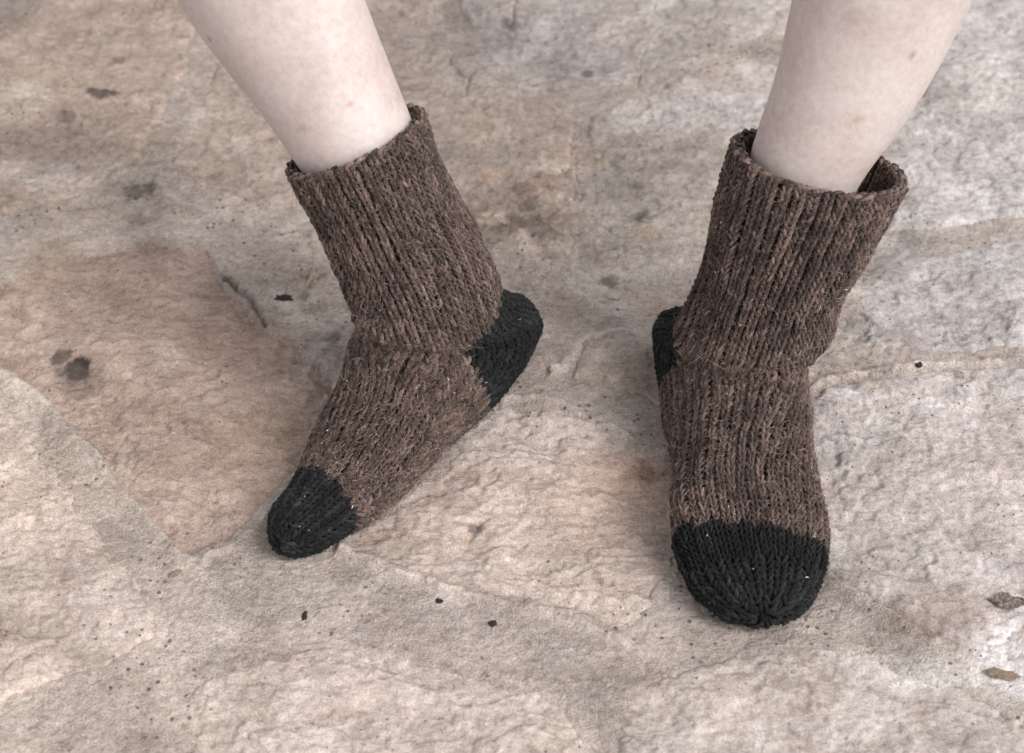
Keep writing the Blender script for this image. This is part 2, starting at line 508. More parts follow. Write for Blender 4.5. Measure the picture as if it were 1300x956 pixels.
CRACKS = [  # polylines in the photo, width m, depth m
    (((292, 350), (306, 368), (322, 388), (336, 408)), 0.0022, 0.007), (((270, 340), (292, 350)), 0.0012, 0.002),
    (((658, -20), (652, 8), (643, 36)), 0.0012, 0.003), (((606, 82), (598, 100), (588, 124)), 0.0012, 0.003),
    (((560, 124), (588, 122), (620, 120)), 0.0008, 0.0012), (((816, 60), (814, 84), (810, 110)), 0.001, 0.002),
    (((730, 772), (768, 758), (792, 764)), 0.0006, 0.001), (((640, 606), (664, 622), (672, 640)), 0.0006, 0.001),
    (((720, 620), (770, 622), (800, 616)), 0.0008, 0.001), (((596, 684), (604, 668), (618, 654)), 0.0012, 0.002),
    (((100, 262), (130, 262), (170, 250), (196, 246)), 0.0022, 0.003), (((0, 250), (40, 262), (100, 262)), 0.0016, 0.002),
    (((188, 245), (192, 232), (196, 222)), 0.002, 0.003), (((340, 300), (390, 290), (398, 320), (384, 372)), 0.0014, 0.002),
    (((384, 372), (400, 356), (430, 340)), 0.0022, 0.003), (((1085, 395), (1104, 410), (1098, 428), (1080, 436)), 0.0014, 0.0025),
    (((1180, 340), (1180, 352), (1165, 372)), 0.0016, 0.002), (((0, 858), (20, 842), (36, 836)), 0.0018, 0.002),
    (((1040, 545), (1064, 560), (1068, 600)), 0.0012, 0.0015), (((228, 536), (236, 545), (246, 552)), 0.0016, 0.002),
    (((430, 720), (500, 745), (560, 752)), 0.0010, 0.001), (((620, 520), (680, 524), (730, 548), (760, 560)), 0.0012, 0.0015),
    (((1120, 760), (1160, 775), (1200, 785)), 0.0012, 0.0015), (((840, 110), (900, 86), (980, 60)), 0.0016, 0.002),
    (((640, 480), (660, 440), (700, 440)), 0.001, 0.001), (((940, 180), (900, 190)), 0.001, 0.001),
    (((880, 128), (920, 150)), 0.0016, 0.002), (((1000, 330), (1008, 300)), 0.001, 0.001),
    (((460, 672), (510, 640), (570, 600), (600, 590)), 0.0012, 0.0015), (((736, 150), (733, 230), (736, 330)), 0.0010, 0.0015),
]
crackD = np.zeros(GX.shape)
for pts, w_, dep in CRACKS:
    g_ = np.array([G2(*p) for p in pts])
    i0, i1 = np.searchsorted(ay, (g_[:, 1].min() - 0.02, g_[:, 1].max() + 0.02))
    j0, j1 = np.searchsorted(ax, (g_[:, 0].min() - 0.02, g_[:, 0].max() + 0.02))
    w0 = (slice(i0, i1), slice(j0, j1))
    gx, gy = GX[w0], GY[w0]
    dd = line_d(WX[w0] + 0.0012 * fbm(gx, gy, 160, 2, 77), WY[w0] + 0.0012 * fbm(gx, gy, 160, 2, 78), g_)
    crackD[w0] = np.maximum(crackD[w0], dep * (1 - sstep(w_ * 0.3, w_, dd)) * np.clip(0.7 + 0.6 * fbm(gx, gy, 60, 2, 79), 0.1, 1))
# hairline cracks and scratches, only here and there
net = fbm(GX + 0.01 * fbm(GX, GY, 30, 2, 61), GY, 17, 5, 62, 0.6)
crackD = np.maximum(crackD, 0.0011 * (1 - sstep(0.0, 0.014, np.abs(net))) * sstep(0.0, 0.25, fbm(GX, GY, 13, 2, 63)))
crackD = np.where((np.abs(GX) < 0.45) & (np.abs(GY) < 0.45), crackD, 0)

chips = fbm(GX + 0.004 * blot2, GY, 75, 4, 33, 0.6)
pocks = fbm(GX, GY, 130, 2, 35)
rough = (0.0030 * fbm(GX, GY, 9, 3, 20) + 0.0007 * ridg * (0.6 + 0.8 * blot) + 0.0011 * fbm(GX, GY, 40, 5, 21, 0.55)
         + 0.0007 * streak + 0.00055 * fbm(GX, GY, 260, 2, 22) + 0.0006 * sstep(0.10, 0.18, chips)
         - 0.0016 * sstep(0.42, 0.62, pocks) * sstep(0.0, 0.25, blot))
rub = np.zeros(GX.shape)
for (px_, py_, r_) in ((650, 285, 0.045), (400, 350, 0.022), (640, 430, 0.022), (180, 245, 0.03), (420, 450, 0.03), (1090, 425, 0.02)):
    x_, y_ = G2(px_, py_)
    rub = np.maximum(rub, np.exp(-((GX - x_) ** 2 + (GY - y_) ** 2) / r_ ** 2))
rubble = rub * (0.0042 * fbm(GX, GY, 55, 4, 37, 0.6) + 0.0022 * sstep(0.0, 0.06, fbm(GX, GY, 90, 3, 38)))      # broken, flaking places
rough = rough + rubble + 0.0006 * fbm(GX, GY, 190, 3, 39)
step_ = fbm(GX * 0.9 + GY * 0.4, GY * 1.6, 12, 4, 24)
ledge = 0.0015 * (sstep(0.06, 0.08, step_) + sstep(-0.14, -0.12, step_) + sstep(0.24, 0.26, step_)) + 0.0006 * sstep(0.0, 0.035, blot2)   # flaked bedding layers

mgr = fbm(GX, GY, 330, 2, 26)
HM = 0.0014 * fbm(GX, GY, 14, 3, 27) + 0.0010 * fbm(GX, GY, 60, 3, 28) - 0.0010 * sstep(0.40, 0.6, fbm(GX, GY, 150, 2, 29)) + 0.00085 * mgr + 0.0006 * streak - 0.8 * crackD - 0.0004 + 0.0016 * fbm(GX, GY, 9, 3, 20) + 0.0006 * fbm(GX, GY, 40, 4, 21)

sds, names = [], []
for k in POLY:
    sds.append(poly_sd(WX, WY, POLY[k]))
    names.append(k)
# the paving goes on beyond the frame
xmin, xmax, ymin, ymax = CORE
seeds = []
for i in range(-4, 5):
    for j in range(-4, 5):
        sx_, sy_ = 0.30 * i + random.uniform(-.08, .08), 0.27 * j + 0.06 + random.uniform(-.07, .07)
        seeds.append((sx_, sy_))


def clip(poly, nx, ny, d):
    out = []
    for a, b in zip(poly, poly[1:] + poly[:1]):
        da, db = a[0] * nx + a[1] * ny - d, b[0] * nx + b[1] * ny - d
        if da <= 0:
            out.append(a)
        if da * db < 0:
            t = da / (da - db)
            out.append((a[0] + t * (b[0] - a[0]), a[1] + t * (b[1] - a[1])))
    return out


outer = []
for s in seeds:
    dx, dy = max(xmin - s[0], s[0] - xmax), max(ymin - s[1], s[1] - ymax)
    if max(dx, dy) < 0.0 or abs(s[0]) > 1.15 or abs(s[1]) > 1.1:
        continue
    p = [(-1.6, -1.6), (1.6, -1.6), (1.6, 1.6), (-1.6, 1.6)]
    for q in seeds:
        if q is s:
            continue
        nx, ny = q[0] - s[0], q[1] - s[1]
        L = math.hypot(nx, ny)
        nx, ny = nx / L, ny / L
        p = clip(p, nx, ny, (nx * (q[0] + s[0]) + ny * (q[1] + s[1])) / 2 - 0.012)
        if not p:
            break
    if dx >= dy:
        p = clip(p, *((1, 0, xmin) if s[0] < 0 else (-1, 0, -xmax)))
    else:
        p = clip(p, *((0, 1, ymin) if s[1] < ymin else (0, -1, -ymax)))
    if len(p) > 2:
        outer.append(p)

floor_in_stone = np.full(GX.shape, -1.0)


def grid_faces(mask_cells):
    ny, nx = GX.shape
    idx = np.arange(ny * nx).reshape(ny, nx)
    q = np.stack([idx[:-1, :-1], idx[:-1, 1:], idx[1:, 1:], idx[1:, :-1]], -1)[mask_cells]
    used, inv = np.unique(q, return_inverse=True)
    return used, inv.reshape(q.shape)


def any_corner(m):
    return m[:-1, :-1] | m[:-1, 1:] | m[1:, 1:] | m[1:, :-1]


STONE_DZ = {'left': -0.0046, 'lower_left': 0.0005, 'centre': -0.0016, 'right': 0.0004, 'upper_mid_left': -0.0006, 'upper_mid_right': -0.001}
stones = []
for k, sdv in zip(names, sds):
    stones.append((sdv, TINT[k], STONE_DZ.get(k, 0.0)))
for p in outer:
    stones.append((poly_sd(WX, WY, p), tuple(np.array(random.choice(list(TINT.values()))) + random.randint(-6, 6)), random.uniform(-.001, .001)))

mc = tint_of((189, 179, 171), 0.15)
lip = np.zeros(GX.shape)
for sdv, _, _ in stones:
    floor_in_stone = np.maximum(floor_in_stone, sdv)
lip = np.exp(-((floor_in_stone + 0.002) / 0.004) ** 2)
HM = HM + rubble * 0.7 + 0.0011 * lip * (0.6 + 0.5 * blot2)
RIDGES = [((-60, 440), (0, 470), (62, 516), (128, 592), (182, 652), (241, 718)), ((262, 716), (300, 684), (338, 656)),
          ((436, 700), (500, 722), (560, 745), (640, 763), (720, 779), (788, 806)), ((1046, 722), (1110, 770), (1190, 812)),
          ((880, 470), (960, 482), (1010, 500), (1080, 474), (1200, 464), (1300, 458)),
          ((640, 505), (690, 507), (740, 528), (800, 552)), ((700, 478), (735, 440), (790, 418))]
ridge = np.zeros(GX.shape)
for pts in RIDGES:
    g_ = np.array([G2(*p) for p in pts])
    ridge = np.maximum(ridge, np.exp(-(line_d(WX, WY, g_) / 0.0026) ** 2))
ridge = ridge * np.clip(0.75 + 0.9 * blot2, 0.15, 1.2)
HM = HM + 0.0036 * ridge
HM = HM - 0.012 * sstep(0.004, 0.010, floor_in_stone)
mc = mc * (1 + 0.24 * ridge[..., None]) * (1 + 0.06 * lip[..., None]) * (1 + 0.10 * mgr[..., None])
mc = mc * (1 - 0.03 * sstep(0.0, 0.25, GY))[..., None]      # mortar slightly darker further back
mc = patched(mc) * (1 - 70 * np.clip(crackD, 0, 0.009))[..., None]
used, fq = grid_faces(~(~any_corner(floor_in_stone < 0.011)))
ground = mesh_np('paved_ground', np.stack([GX.ravel()[used], GY.ravel()[used], HM.ravel()[used]], 1), fq, M_mortar,
                 attrs={'tint': mc.reshape(-1, 3)[used]})
ground['kind'] = 'structure'

HTOP = HM.copy()
for n_, (sdv, tb, dz) in enumerate(stones):
    m = any_corner(sdv > -0.004)
    if m.sum() < 4:
        continue
    used, fq = grid_faces(m)
    x, y = GX.ravel()[used], GY.ravel()[used]
    s = sdv.ravel()[used]
    z = (rough + ledge).ravel()[used] - 0.0012 + dz - crackD.ravel()[used]
    z = z - 0.0035 * (1 - sstep(-0.003, 0.004, s + 0.002 * blot2.ravel()[used])) - 0.006 * sstep(0.0, -0.004, s)
    np.maximum.at(HTOP.ravel(), used, z)
    c = patched(tint_of(tb)).reshape(-1, 3)[used]
    c = c * (1 - 45 * np.clip(crackD.ravel()[used], 0, 0.009))[:, None]      # colour darkens with the depth of the crack
    c = c * (1 + 0.10 * np.clip(ridg.ravel()[used], -1, 1))[:, None]
    mesh_np('stone', np.stack([x, y, z], 1), fq, M_stone, ground, attrs={'tint': np.clip(c, 0.01, 0.95)})


_i0, _i1 = np.searchsorted(ay, (-0.27, 0.2))
_j0, _j1 = np.searchsorted(ax, (-0.3, 0.3))
_H = np.clip(HTOP[_i0:_i1, _j0:_j1], -0.006, 0.006)
for _ in range(2):
    for _a in (0, 1):
        _c = np.cumsum(np.pad(_H, [(5, 5) if q == _a else (0, 0) for q in (0, 1)], 'edge'), axis=_a)
        _H = (np.take(_c, np.arange(9, _c.shape[_a]), _a) - np.concatenate([np.zeros_like(np.take(_c, [0], _a)), np.take(_c, np.arange(0, _c.shape[_a] - 10), _a)], _a)) / 10
_fx0, _fy0 = ax[_j0], ay[_i0]


def ground_at(x, y):
    i = np.clip(((y - _fy0) / FINE).astype(int), 0, _H.shape[0] - 1)
    j = np.clip(((x - _fx0) / FINE).astype(int), 0, _H.shape[1] - 1)
    return _H[i, j]


def on_floor(P, lift):
    """keep points from sinking into the stone"""
    P[..., 2] = np.maximum(P[..., 2], ground_at(P[..., 0], P[..., 1]) + lift)
    return P


def tag(o, label, cat, group=None):
    o['label'] = label
    o['category'] = cat
    if group:
        o['group'] = group
    return o


# ------------------------------------------------------------------ socks
def catmull(P, n):
    """P (k,d) control rows -> n samples, spaced by the rows' own chord parameter"""
    P = np.asarray(P, float)
    k = len(P)
    Q = np.vstack([2 * P[0] - P[1], P, 2 * P[-1] - P[-2]])
    t = np.linspace(0, k - 1 - 1e-9, n)
    i = t.astype(int)
    f = (t - i)[:, None]
    p0, p1, p2, p3 = Q[i], Q[i + 1], Q[i + 2], Q[i + 3]
    return 0.5 * ((2 * p1) + (-p0 + p2) * f + (2 * p0 - 5 * p1 + 4 * p2 - p3) * f ** 2 + (-p0 + 3 * p1 - 3 * p2 + p3) * f ** 3)


NCOL = 40
SUB = 6
NPH = NCOL * SUB
NV = 520


def unit(v):
    v = np.asarray(v, float)
    return v / np.linalg.norm(v)


class Sock:
    def __init__(s, heel, heading, ankle, top, legrows, feet, toe_x, heel_fn, fold, seed, heel_dy=0.0, heel_z=1.0):
        """heel: floor point under the back of the heel; heading: degrees from -Y (towards the camera);
        ankle: local middle of the ankle; top: a world point on the shin's axis"""
        s.seed = seed
        h = math.radians(heading)
        s.fx = np.array([math.sin(h), -math.cos(h), 0.0])      # local x, heel to toe
        s.fy = np.array([-s.fx[1], s.fx[0], 0.0])              # local y, left of the foot as it points
        s.fz = np.array([0, 0, 1.0])
        s.o = np.array([heel[0], heel[1], 0.0])
        s.toe_x, s.heel_fn = toe_x, heel_fn
        A = s.w(*ankle)
        s.A = A
        ax_ = unit(np.array(top) - A)
        s.axis = ax_
        lat = unit(np.cross(ax_, s.fx))                        # local +y-ish
        frt = unit(np.cross(lat, ax_))
        s.lat, s.frt = lat, frt
        rows = []
        for (t, rf, rw, off, tilt, tl) in legrows:
            C = A + t * ax_ + off * frt
            rows.append(np.concatenate([C, rf * frt + tilt * ax_, rw * lat + tl * ax_]))
        for i, (F, B, w, oy) in enumerate(feet):
            F3 = s.w(F[0], oy + ankle[1] * (1, 0.98, 0.94, 0.88, 0.76, 0.55, 0.28)[min(i, 6)] * (i < 7), F[1] + 0.001)
            B3 = s.w(B[0], oy * 0.9 + ankle[1] * (0.6, 0.15, 0)[min(i, 2)] + heel_dy * (0.3, 1, 1.2, 1, 0.7, 0.3, 0)[min(i, 6)], B[1] * (heel_z if i < 4 else 1) + 0.001)
            rows.append(np.concatenate([(F3 + B3) / 2, (F3 - B3) / 2, w * s.fy]))
        s.footrows = rows[len(legrows):]
        R = catmull(rows, 1600)
        # resample so that rows lie evenly along the middle path
        seg = np.linalg.norm(np.diff(R[:, :3], axis=0), axis=1) * 0.5 + 0.25 * np.linalg.norm(np.diff(R[:, :3] + R[:, 3:6], axis=0), axis=1) + 0.25 * np.linalg.norm(np.diff(R[:, :3] - R[:, 3:6], axis=0), axis=1)
        L = np.concatenate([[0], np.cumsum(seg)])
        s.L = L[-1]
        tt = np.linspace(0, s.L, NV)
        R = np.stack([np.interp(tt, L, R[:, i]) for i in range(9)], 1)
        # the fabric runs on smoothly over the ankle
        kk = np.exp(-0.5 * (np.arange(-40, 41) / 15) ** 2)
        kk /= kk.sum()
        S = np.stack([np.convolve(np.pad(R[:, i], 40, 'edge'), kk, 'valid') for i in range(9)], 1)
        vfr = np.linspace(0, 1, NV)
        bl = (sstep(0.08, 0.2, vfr) * sstep(0.72, 0.55, vfr))[:, None]
        R = R * (1 - bl) + S * bl
        # dense ring then equal arclength round the ring
        ph = np.linspace(0, 2 * math.pi, 721)
        isfoot = sstep(0.5, 0.62, np.linspace(0, 1, NV))
        pw = (1.0 - 0.14 * isfoot)[:, None]
        c, sn = np.cos(ph)[None], np.sin(ph)[None]
        cc = np.sign(c) * np.abs(c) ** pw
        ss = np.sign(sn) * np.abs(sn) ** pw
        P = R[:, None, 0:3] + cc[..., None] * R[:, None, 3:6] + ss[..., None] * R[:, None, 6:9]
        grid = np.zeros((NV, NPH, 3))
        for i in range(NV):
            d = np.linalg.norm(np.diff(P[i], axis=0), axis=1)
            l = np.concatenate([[0], np.cumsum(d)])
            q = np.linspace(0, l[-1], NPH + 1)[:-1]
            for a in range(3):
                grid[i, :, a] = np.interp(q, l, P[i, :, a])
        # soft bulges and creases of a hand-knitted sock, then a sole that lies on the stone
        jj = np.arange(NPH) / NPH
        vv = np.linspace(0, 1, NV)
        J, Vv = np.meshgrid(jj, vv)
        N0 = s.normals(grid)
        lump = fbm(np.cos(2 * np.pi * J) * 0.5 + 3, np.sin(2 * np.pi * J) * 0.5 + Vv * 4.0, 1.4, 3, 50 + seed) * 0.0030
        for (v0, j0, wv, wj, amp) in fold:
            dj = (J - j0 + 0.5) % 1 - 0.5
            lump = lump + amp * np.exp(-((Vv - v0 - 0.05 * dj) / wv) ** 2 - (dj / wj) ** 2)
        lump = lump * sstep(1.0, 0.93, Vv)
        grid = grid + N0 * lump[..., None]
        z = grid[..., 2]
        lo = ground_at(grid[..., 0], grid[..., 1]) + 0.0011
        z = np.where(z < lo + 0.006, lo + 0.006 * np.exp(np.clip((z - lo - 0.006) / 0.006, -6, 0)), z)
        grid[..., 2] = z
        s.grid = grid
        s.N = s.normals(grid)

    def w(s, x, y, z):
        return s.o + x * s.fx + y * s.fy + z * s.fz

    def local(s, P):
        d = P - s.o
        return d @ s.fx, d @ s.fy, d[..., 2]

    def normals(s, g):
        dv = np.gradient(g, axis=0)
        du = np.roll(g, -1, 1) - np.roll(g, 1, 1)
        n = np.cross(dv, du)
        n /= np.linalg.norm(n, axis=-1)[..., None] + 1e-12
        ctr = g.mean(1, keepdims=True)
        if ((g - ctr) * n).sum() < 0:
            n = -n
        return n

    def ev(s, v, j):
        """v in grid rows, j in fractional grid columns -> position, normal"""
        v = np.clip(v, 0, NV - 1.001)
        i = v.astype(int)
        f = (v - i)[..., None]
        j = np.mod(j, NPH)
        k = j.astype(int) % NPH
        g = (j - np.floor(j))[..., None]
        k2 = (k + 1) % NPH

        def b(A):
            return (A[i, k] * (1 - f) + A[i + 1, k] * f) * (1 - g) + (A[i, k2] * (1 - f) + A[i + 1, k2] * f) * g
        n = b(s.N)
        return b(s.grid), n / (np.linalg.norm(n, axis=-1)[..., None] + 1e-12)


def tubes(Pc, Nc, rad, shade, k=6):
    """many strands at once. Pc (n,m,3) centre lines, Nc (n,m,3) rough normals, rad (n,m) -> V,F,uv,shade"""
    n, m, _ = Pc.shape
    T = np.gradient(Pc, axis=1)
    T /= np.linalg.norm(T, axis=-1)[..., None] + 1e-12
    B = np.cross(T, Nc)
    B /= np.linalg.norm(B, axis=-1)[..., None] + 1e-12
    U = np.cross(B, T)
    a = np.arange(k) / k * 2 * np.pi
    off = np.cos(a)[None, None, :, None] * U[:, :, None] + np.sin(a)[None, None, :, None] * B[:, :, None]
    V = Pc[:, :, None] + off * rad[:, :, None, None]
    base = (np.arange(n) * m * k)[:, None, None]
    i = np.arange(m - 1)[None, :, None] * k
    q = np.arange(k)[None, None, :]
    q2 = (q + 1) % k
    F = np.stack([base + i + q, base + i + q2, base + i + k + q2, base + i + k + q], -1).reshape(-1, 4)
    seg = np.linalg.norm(np.diff(Pc, axis=1), axis=-1)
    l = np.concatenate([np.zeros((n, 1)), np.cumsum(seg, 1)], 1) / 0.0022
    l = l + rng.random((n, 1)) * 40
    uv = np.stack([np.repeat(l[:, :, None], k, 2), np.broadcast_to(np.minimum(a, 2 * np.pi - a) / (2 * np.pi) * 2, (n, m, k)) + rng.random((n, 1, 1)) * 9], -1)
    sh = np.repeat(np.repeat(shade[:, None, None], m, 1), k, 2)
    return V.reshape(-1, 3), F, uv.reshape(-1, 2), sh.ravel()


H_ST = 0.0036        # height of one stitch


def knit(s, name, parent, label):
    """the stitches of a sock: every column a chain of V-shaped loops of yarn"""
    root = bpy.data.objects.new(name, None)
    col.objects.link(root)
    root.parent = parent
    if label:
        root['label'] = label
    packs = {'brown': [], 'black': [], 'in': []}
    circ = np.linalg.norm(np.roll(s.grid, -1, 1) - s.grid, axis=-1).sum(1)
    nom = np.median(circ[: NV // 2]) / NCOL
    # (row range, column step) - columns are decreased away towards the toe tip
    v_a = int(np.argmax((circ / NCOL < nom * 0.62) & (np.arange(NV) > NV * 0.6)))
    v_b = int(np.argmax((circ / NCOL < nom * 0.31) & (np.arange(NV) > NV * 0.6)))
    if v_b == 0:
        v_b = NV - 2
    s.va, s.vb = v_a, v_b
    M = 7
    col_w = np.clip(1 + rng.normal(0, 0.08, NCOL), 0.85, 1.12)
    col_l = rng.normal(0, 0.00055, NCOL)
    col_s = rng.normal(0, 0.03, NCOL)
    tt = np.linspace(0, 1, M)
    for lo, hi, stp, inside in ((0, v_a, 1, False), (v_a - 2, v_b, 2, False), (v_b - 2, NV - 1, 4, False), (0, NV * 0.14, 1, True)):
        for c in range(0, NCOL, stp):
            jc = (c + (stp - 1) / 2) * SUB
            vs_ = np.linspace(lo, hi, 300)
            P, Nn = s.ev(vs_, np.full(300, float(jc)))
            l = np.concatenate([[0], np.cumsum(np.linalg.norm(np.diff(P, axis=0), axis=1))])
            if l[-1] < H_ST:
                continue
            hst = H_ST * (0.96 if hi <= v_a else 0.9)
            nrow = max(int(l[-1] / hst), 1)
            q = (np.arange(nrow) + rng.uniform(-0.10, 0.10, nrow)) * l[-1] / nrow
            v0 = np.interp(q, l, vs_)
            Pm, _ = s.ev(v0, np.full(nrow, float(jc)))
            lx, ly, lz = s.local(Pm)
            isblack = (lx > s.toe_x(ly) + rng.uniform(-0.0006, 0.0006)) | s.heel_fn(lx, ly, lz)
            # how deep the rib lies between the columns here: whole leg and instep, smooth elsewhere
            phi = jc / NPH * 2 * np.pi
            infoot = sstep(0.075, 0.10, lx) * (lz < 0.085)
            top = sstep(-0.1, 0.45, np.cos(phi))
            rib = np.clip((1 - infoot) + infoot * top * sstep(0.190, 0.140, lx), 0, 1)
            rib = np.where(isblack, 0.25, rib)
            rib = rib * (0.9 + 0.5 * fbm(np.full(nrow, c * 0.37), v0 * 0.012, 1.0, 2, 60 + s.seed))
            wid = (1 - 0.40 * rib) * col_w[c]
            wav = col_s[c] + 0.11 * fbm(np.full(nrow, c * 0.61), v0 * 0.03, 1.0, 2, 70 + s.seed)
            lift = 0.0011 * rib * (0.5 + 0.8 * (c % 2)) + col_l[c] + 0.0005 * fbm(np.full(nrow, c * 0.9), v0 * 0.05, 1.0, 2, 80 + s.seed)
            ju = stp * SUB
            for sd_ in (-1, 1):
                # centre line of one leg of the V: rises out of the stitch below and leans outwards
                a = sd_ * (0.05 + 0.43 * np.sin(tt * math.pi * 0.5) ** 1.15)
                a = a[None] * wid[:, None] + wav[:, None] + rng.normal(0, 0.018, (nrow, 1))
                b = 0.80 - 1.75 * tt                                  # along the column, in stitch heights; the V points to the toe
                hh = np.sin(tt * math.pi) ** 0.8
                hrow = (l[-1] / nrow)
                dv = (hi - lo) / l[-1] * hrow
                # local rows per metre from the interpolated table
                dvl = np.gradient(v0) if nrow > 1 else np.array([dv])
                vv = v0[:, None] + b[None] * dvl[:, None]
                P, Nn = s.ev(vv, jc + a * ju)
                g = rng.uniform(0.88, 1.14, nrow)
                r0 = 0.00098 * (1.0 if stp == 1 else 1.12)
                rad = r0 * g[:, None] * (0.62 + 0.38 * np.sin(tt * math.pi) ** 0.6)[None]
                if stp == 1:
                    circ_l = np.interp(v0, np.arange(NV), circ) / NCOL / nom
                    rad = rad * np.clip(circ_l, 0.6, 1.25)[:, None]
                off = (-0.0011 + 0.0024 * hh)[None] + lift[:, None] + 0.0002 * sd_
                off = off + rib[:, None] * 0.0019 * (0.6 - np.abs(a - wav[:, None]) / 0.33)
                off = off + rng.normal(0, 0.00018, (nrow, 1))
                if inside:
                    off = -0.0020 - off * 0.7
                P = P + Nn * off[..., None]
                on_floor(P, rad * 0.35)
                sh = np.clip(0.5 + rng.normal(0, 0.11, nrow) + 0.28 * fbm(np.full(nrow, c * 0.5), v0 * 0.02, 1.0, 2, 90 + s.seed), 0, 1)
                for key, msk in (('brown', ~isblack), ('black', isblack)):
                    if msk.any():
                        k_ = key if not inside else 'in'
                        lxm = lx[msk]
                        packs[k_].append((P[msk], Nn[msk], rad[msk], sh[msk], lxm))
    # brown body
    def build(name_, lst, mat, sel=None):
        P = np.concatenate([x[0] for x in lst])
        Nn = np.concatenate([x[1] for x in lst])
        rd = np.concatenate([x[2] for x in lst])
        sh = np.concatenate([x[3] for x in lst])
        lx = np.concatenate([x[4] for x in lst])
        if sel is not None:
            k = sel(lx)
            P, Nn, rd, sh = P[k], Nn[k], rd[k], sh[k]
        V, F, uv, shv = tubes(P, Nn, rd, sh)
        o = mesh_np(name_, V, F, mat, root, attrs={'shade': shv}, uv=uv)
        return o
    leg = build('brown_knit', packs['brown'], M_brown)
    tc_ = build('toe_cap', packs['black'], M_black, lambda x: x > 0.11)
    tc_['label'] = 'black knitted toe cap'
    hp = build('heel_patch', packs['black'], M_black, lambda x: x <= 0.11)
    hp['label'] = 'black knitted heel'
    inn = build('cuff_inside', packs['in'], M_brown)
    # cast-on edge: a chain of fat slanted beads round the opening
    n = NCOL * 2
    tt5 = np.linspace(0, 1, 7)
    Pe, Ne, Re = [], [], []
    for i in range(n):
        j = (i + rng.uniform(-.15, .15)) * SUB / 2 + (tt5 - 0.5) * SUB * 0.95
        v = 1.0 + (0.5 - tt5) * 6.0 * (1 if i % 2 else 0.7) + rng.uniform(-1.2, 1.2)
        vv = np.maximum(v, 0)
        P, Nn = s.ev(vv, j)
        up = s.axis
        P = P + Nn * (0.0006 + 0.0011 * np.sin(tt5 * math.pi) - (0.0022 if i % 2 else 0))[:, None] + up * (0.0004 + 0.0013 * (v < 0) * np.abs(v) / 3 + 0.0010 * np.sin(tt5 * math.pi))[:, None]
        Pe.append(P)
        Ne.append(Nn)
        Re.append(0.00115 * (0.65 + 0.35 * np.sin(tt5 * math.pi)) * rng.uniform(0.85, 1.2))
    V, F, uv, shv = tubes(np.array(Pe), np.array(Ne), np.array(Re), np.clip(rng.normal(0.55, 0.2, n), 0, 1))
    mesh_np('cuff_edge', V, F, M_brown, root, attrs={'shade': shv}, uv=uv)
    # sheet behind the stitches, coloured dark for shade in the gaps: closed at the toe, turned in at the cuff
    def shell(name_, off, v0, v1, step, mat):
        rows_ = np.arange(v0, v1, step)
        g = s.grid[rows_][:, ::3] + s.N[rows_][:, ::3] * off
        on_floor(g, 0.0006)
        r_, c_ = g.shape[:2]
        idx = np.arange(r_ * c_).reshape(r_, c_)
        F_ = np.stack([idx[:-1], np.roll(idx[:-1], -1, 1), np.roll(idx[1:], -1, 1), idx[1:]], -1).reshape(-1, 4)
        V_ = g.reshape(-1, 3)
        hm = s.heel_fn(*s.local(s.grid[rows_][:, ::3]))
        if mat is M_gapshade and v1 > NV * 0.3:
            hm = (hm[:-1] | hm[1:] | np.roll(hm, -1, 1)[:-1]).ravel()
            F_ = F_[~hm]
        return mesh_np(name_, V_, F_, mat, root)
    lxr = s.local(s.grid[:, 0])[0]
    vt = int(np.argmax((lxr > 0.13) & (lxr > s.toe_x(np.zeros(1))[0])))
    shell('stitch_backing', -0.0026, 1, vt + 3, 3, M_gapshade)
    shell('stitch_backing', -0.0010, vt, NV, 3, M_liningblack)
    shell('stitch_backing', -0.0024, 1, int(NV * 0.2), 3, M_gapshade)
    # the grafted tip: a knot of yarn closes the toe
    tip = s.grid[-1].mean(0)
    kn, m_ = 9, np.linspace(-1, 1, 7)
    Pk = np.zeros((kn, 7, 3))
    for i in range(kn):
        d1 = unit(rng.normal(0, 1, 3))
        Pk[i] = tip + rng.normal(0, 0.0010, 3) - 0.0008 * s.fx + d1 * m_[:, None] * 0.0024 + unit(rng.normal(0, 1, 3)) * (m_[:, None] ** 2 - 0.4) * 0.0012
    on_floor(Pk, 0.0012)
    V, F, uv, shv = tubes(Pk, np.broadcast_to(np.array([0.1, 0.2, 1.0]), Pk.shape), np.full((kn, 7), 0.0013), np.full(kn, 0.4))
    mesh_np('toe_knot', V, F, M_black, root, attrs={'shade': shv}, uv=uv)
    # dark fabric behind the heel stitches
    P = s.grid.reshape(-1, 3)
    a, b, c = s.local(s.grid[::3, ::3] + 0)
    m = s.heel_fn(a, b, c)
    g = s.grid[::3, ::3] + s.N[::3, ::3] * -0.0004
    on_floor(g, 0.0007)
    r_, c_ = g.shape[:2]
    idx = np.arange(r_ * c_).reshape(r_, c_)
    q = np.stack([idx[:-1], np.roll(idx[:-1], -1, 1), np.roll(idx[1:], -1, 1), idx[1:]], -1)
    mm = m[:-1] & m[1:] & np.roll(m, -1, 1)[:-1] & np.roll(m, -1, 1)[1:]
    q = q[mm]
    if len(q):
        us, inv = np.unique(q, return_inverse=True)
        mesh_np('stitch_backing', g.reshape(-1, 3)[us], inv.reshape(q.shape), M_liningblack, root)
    fuzz(s, root)
    return root


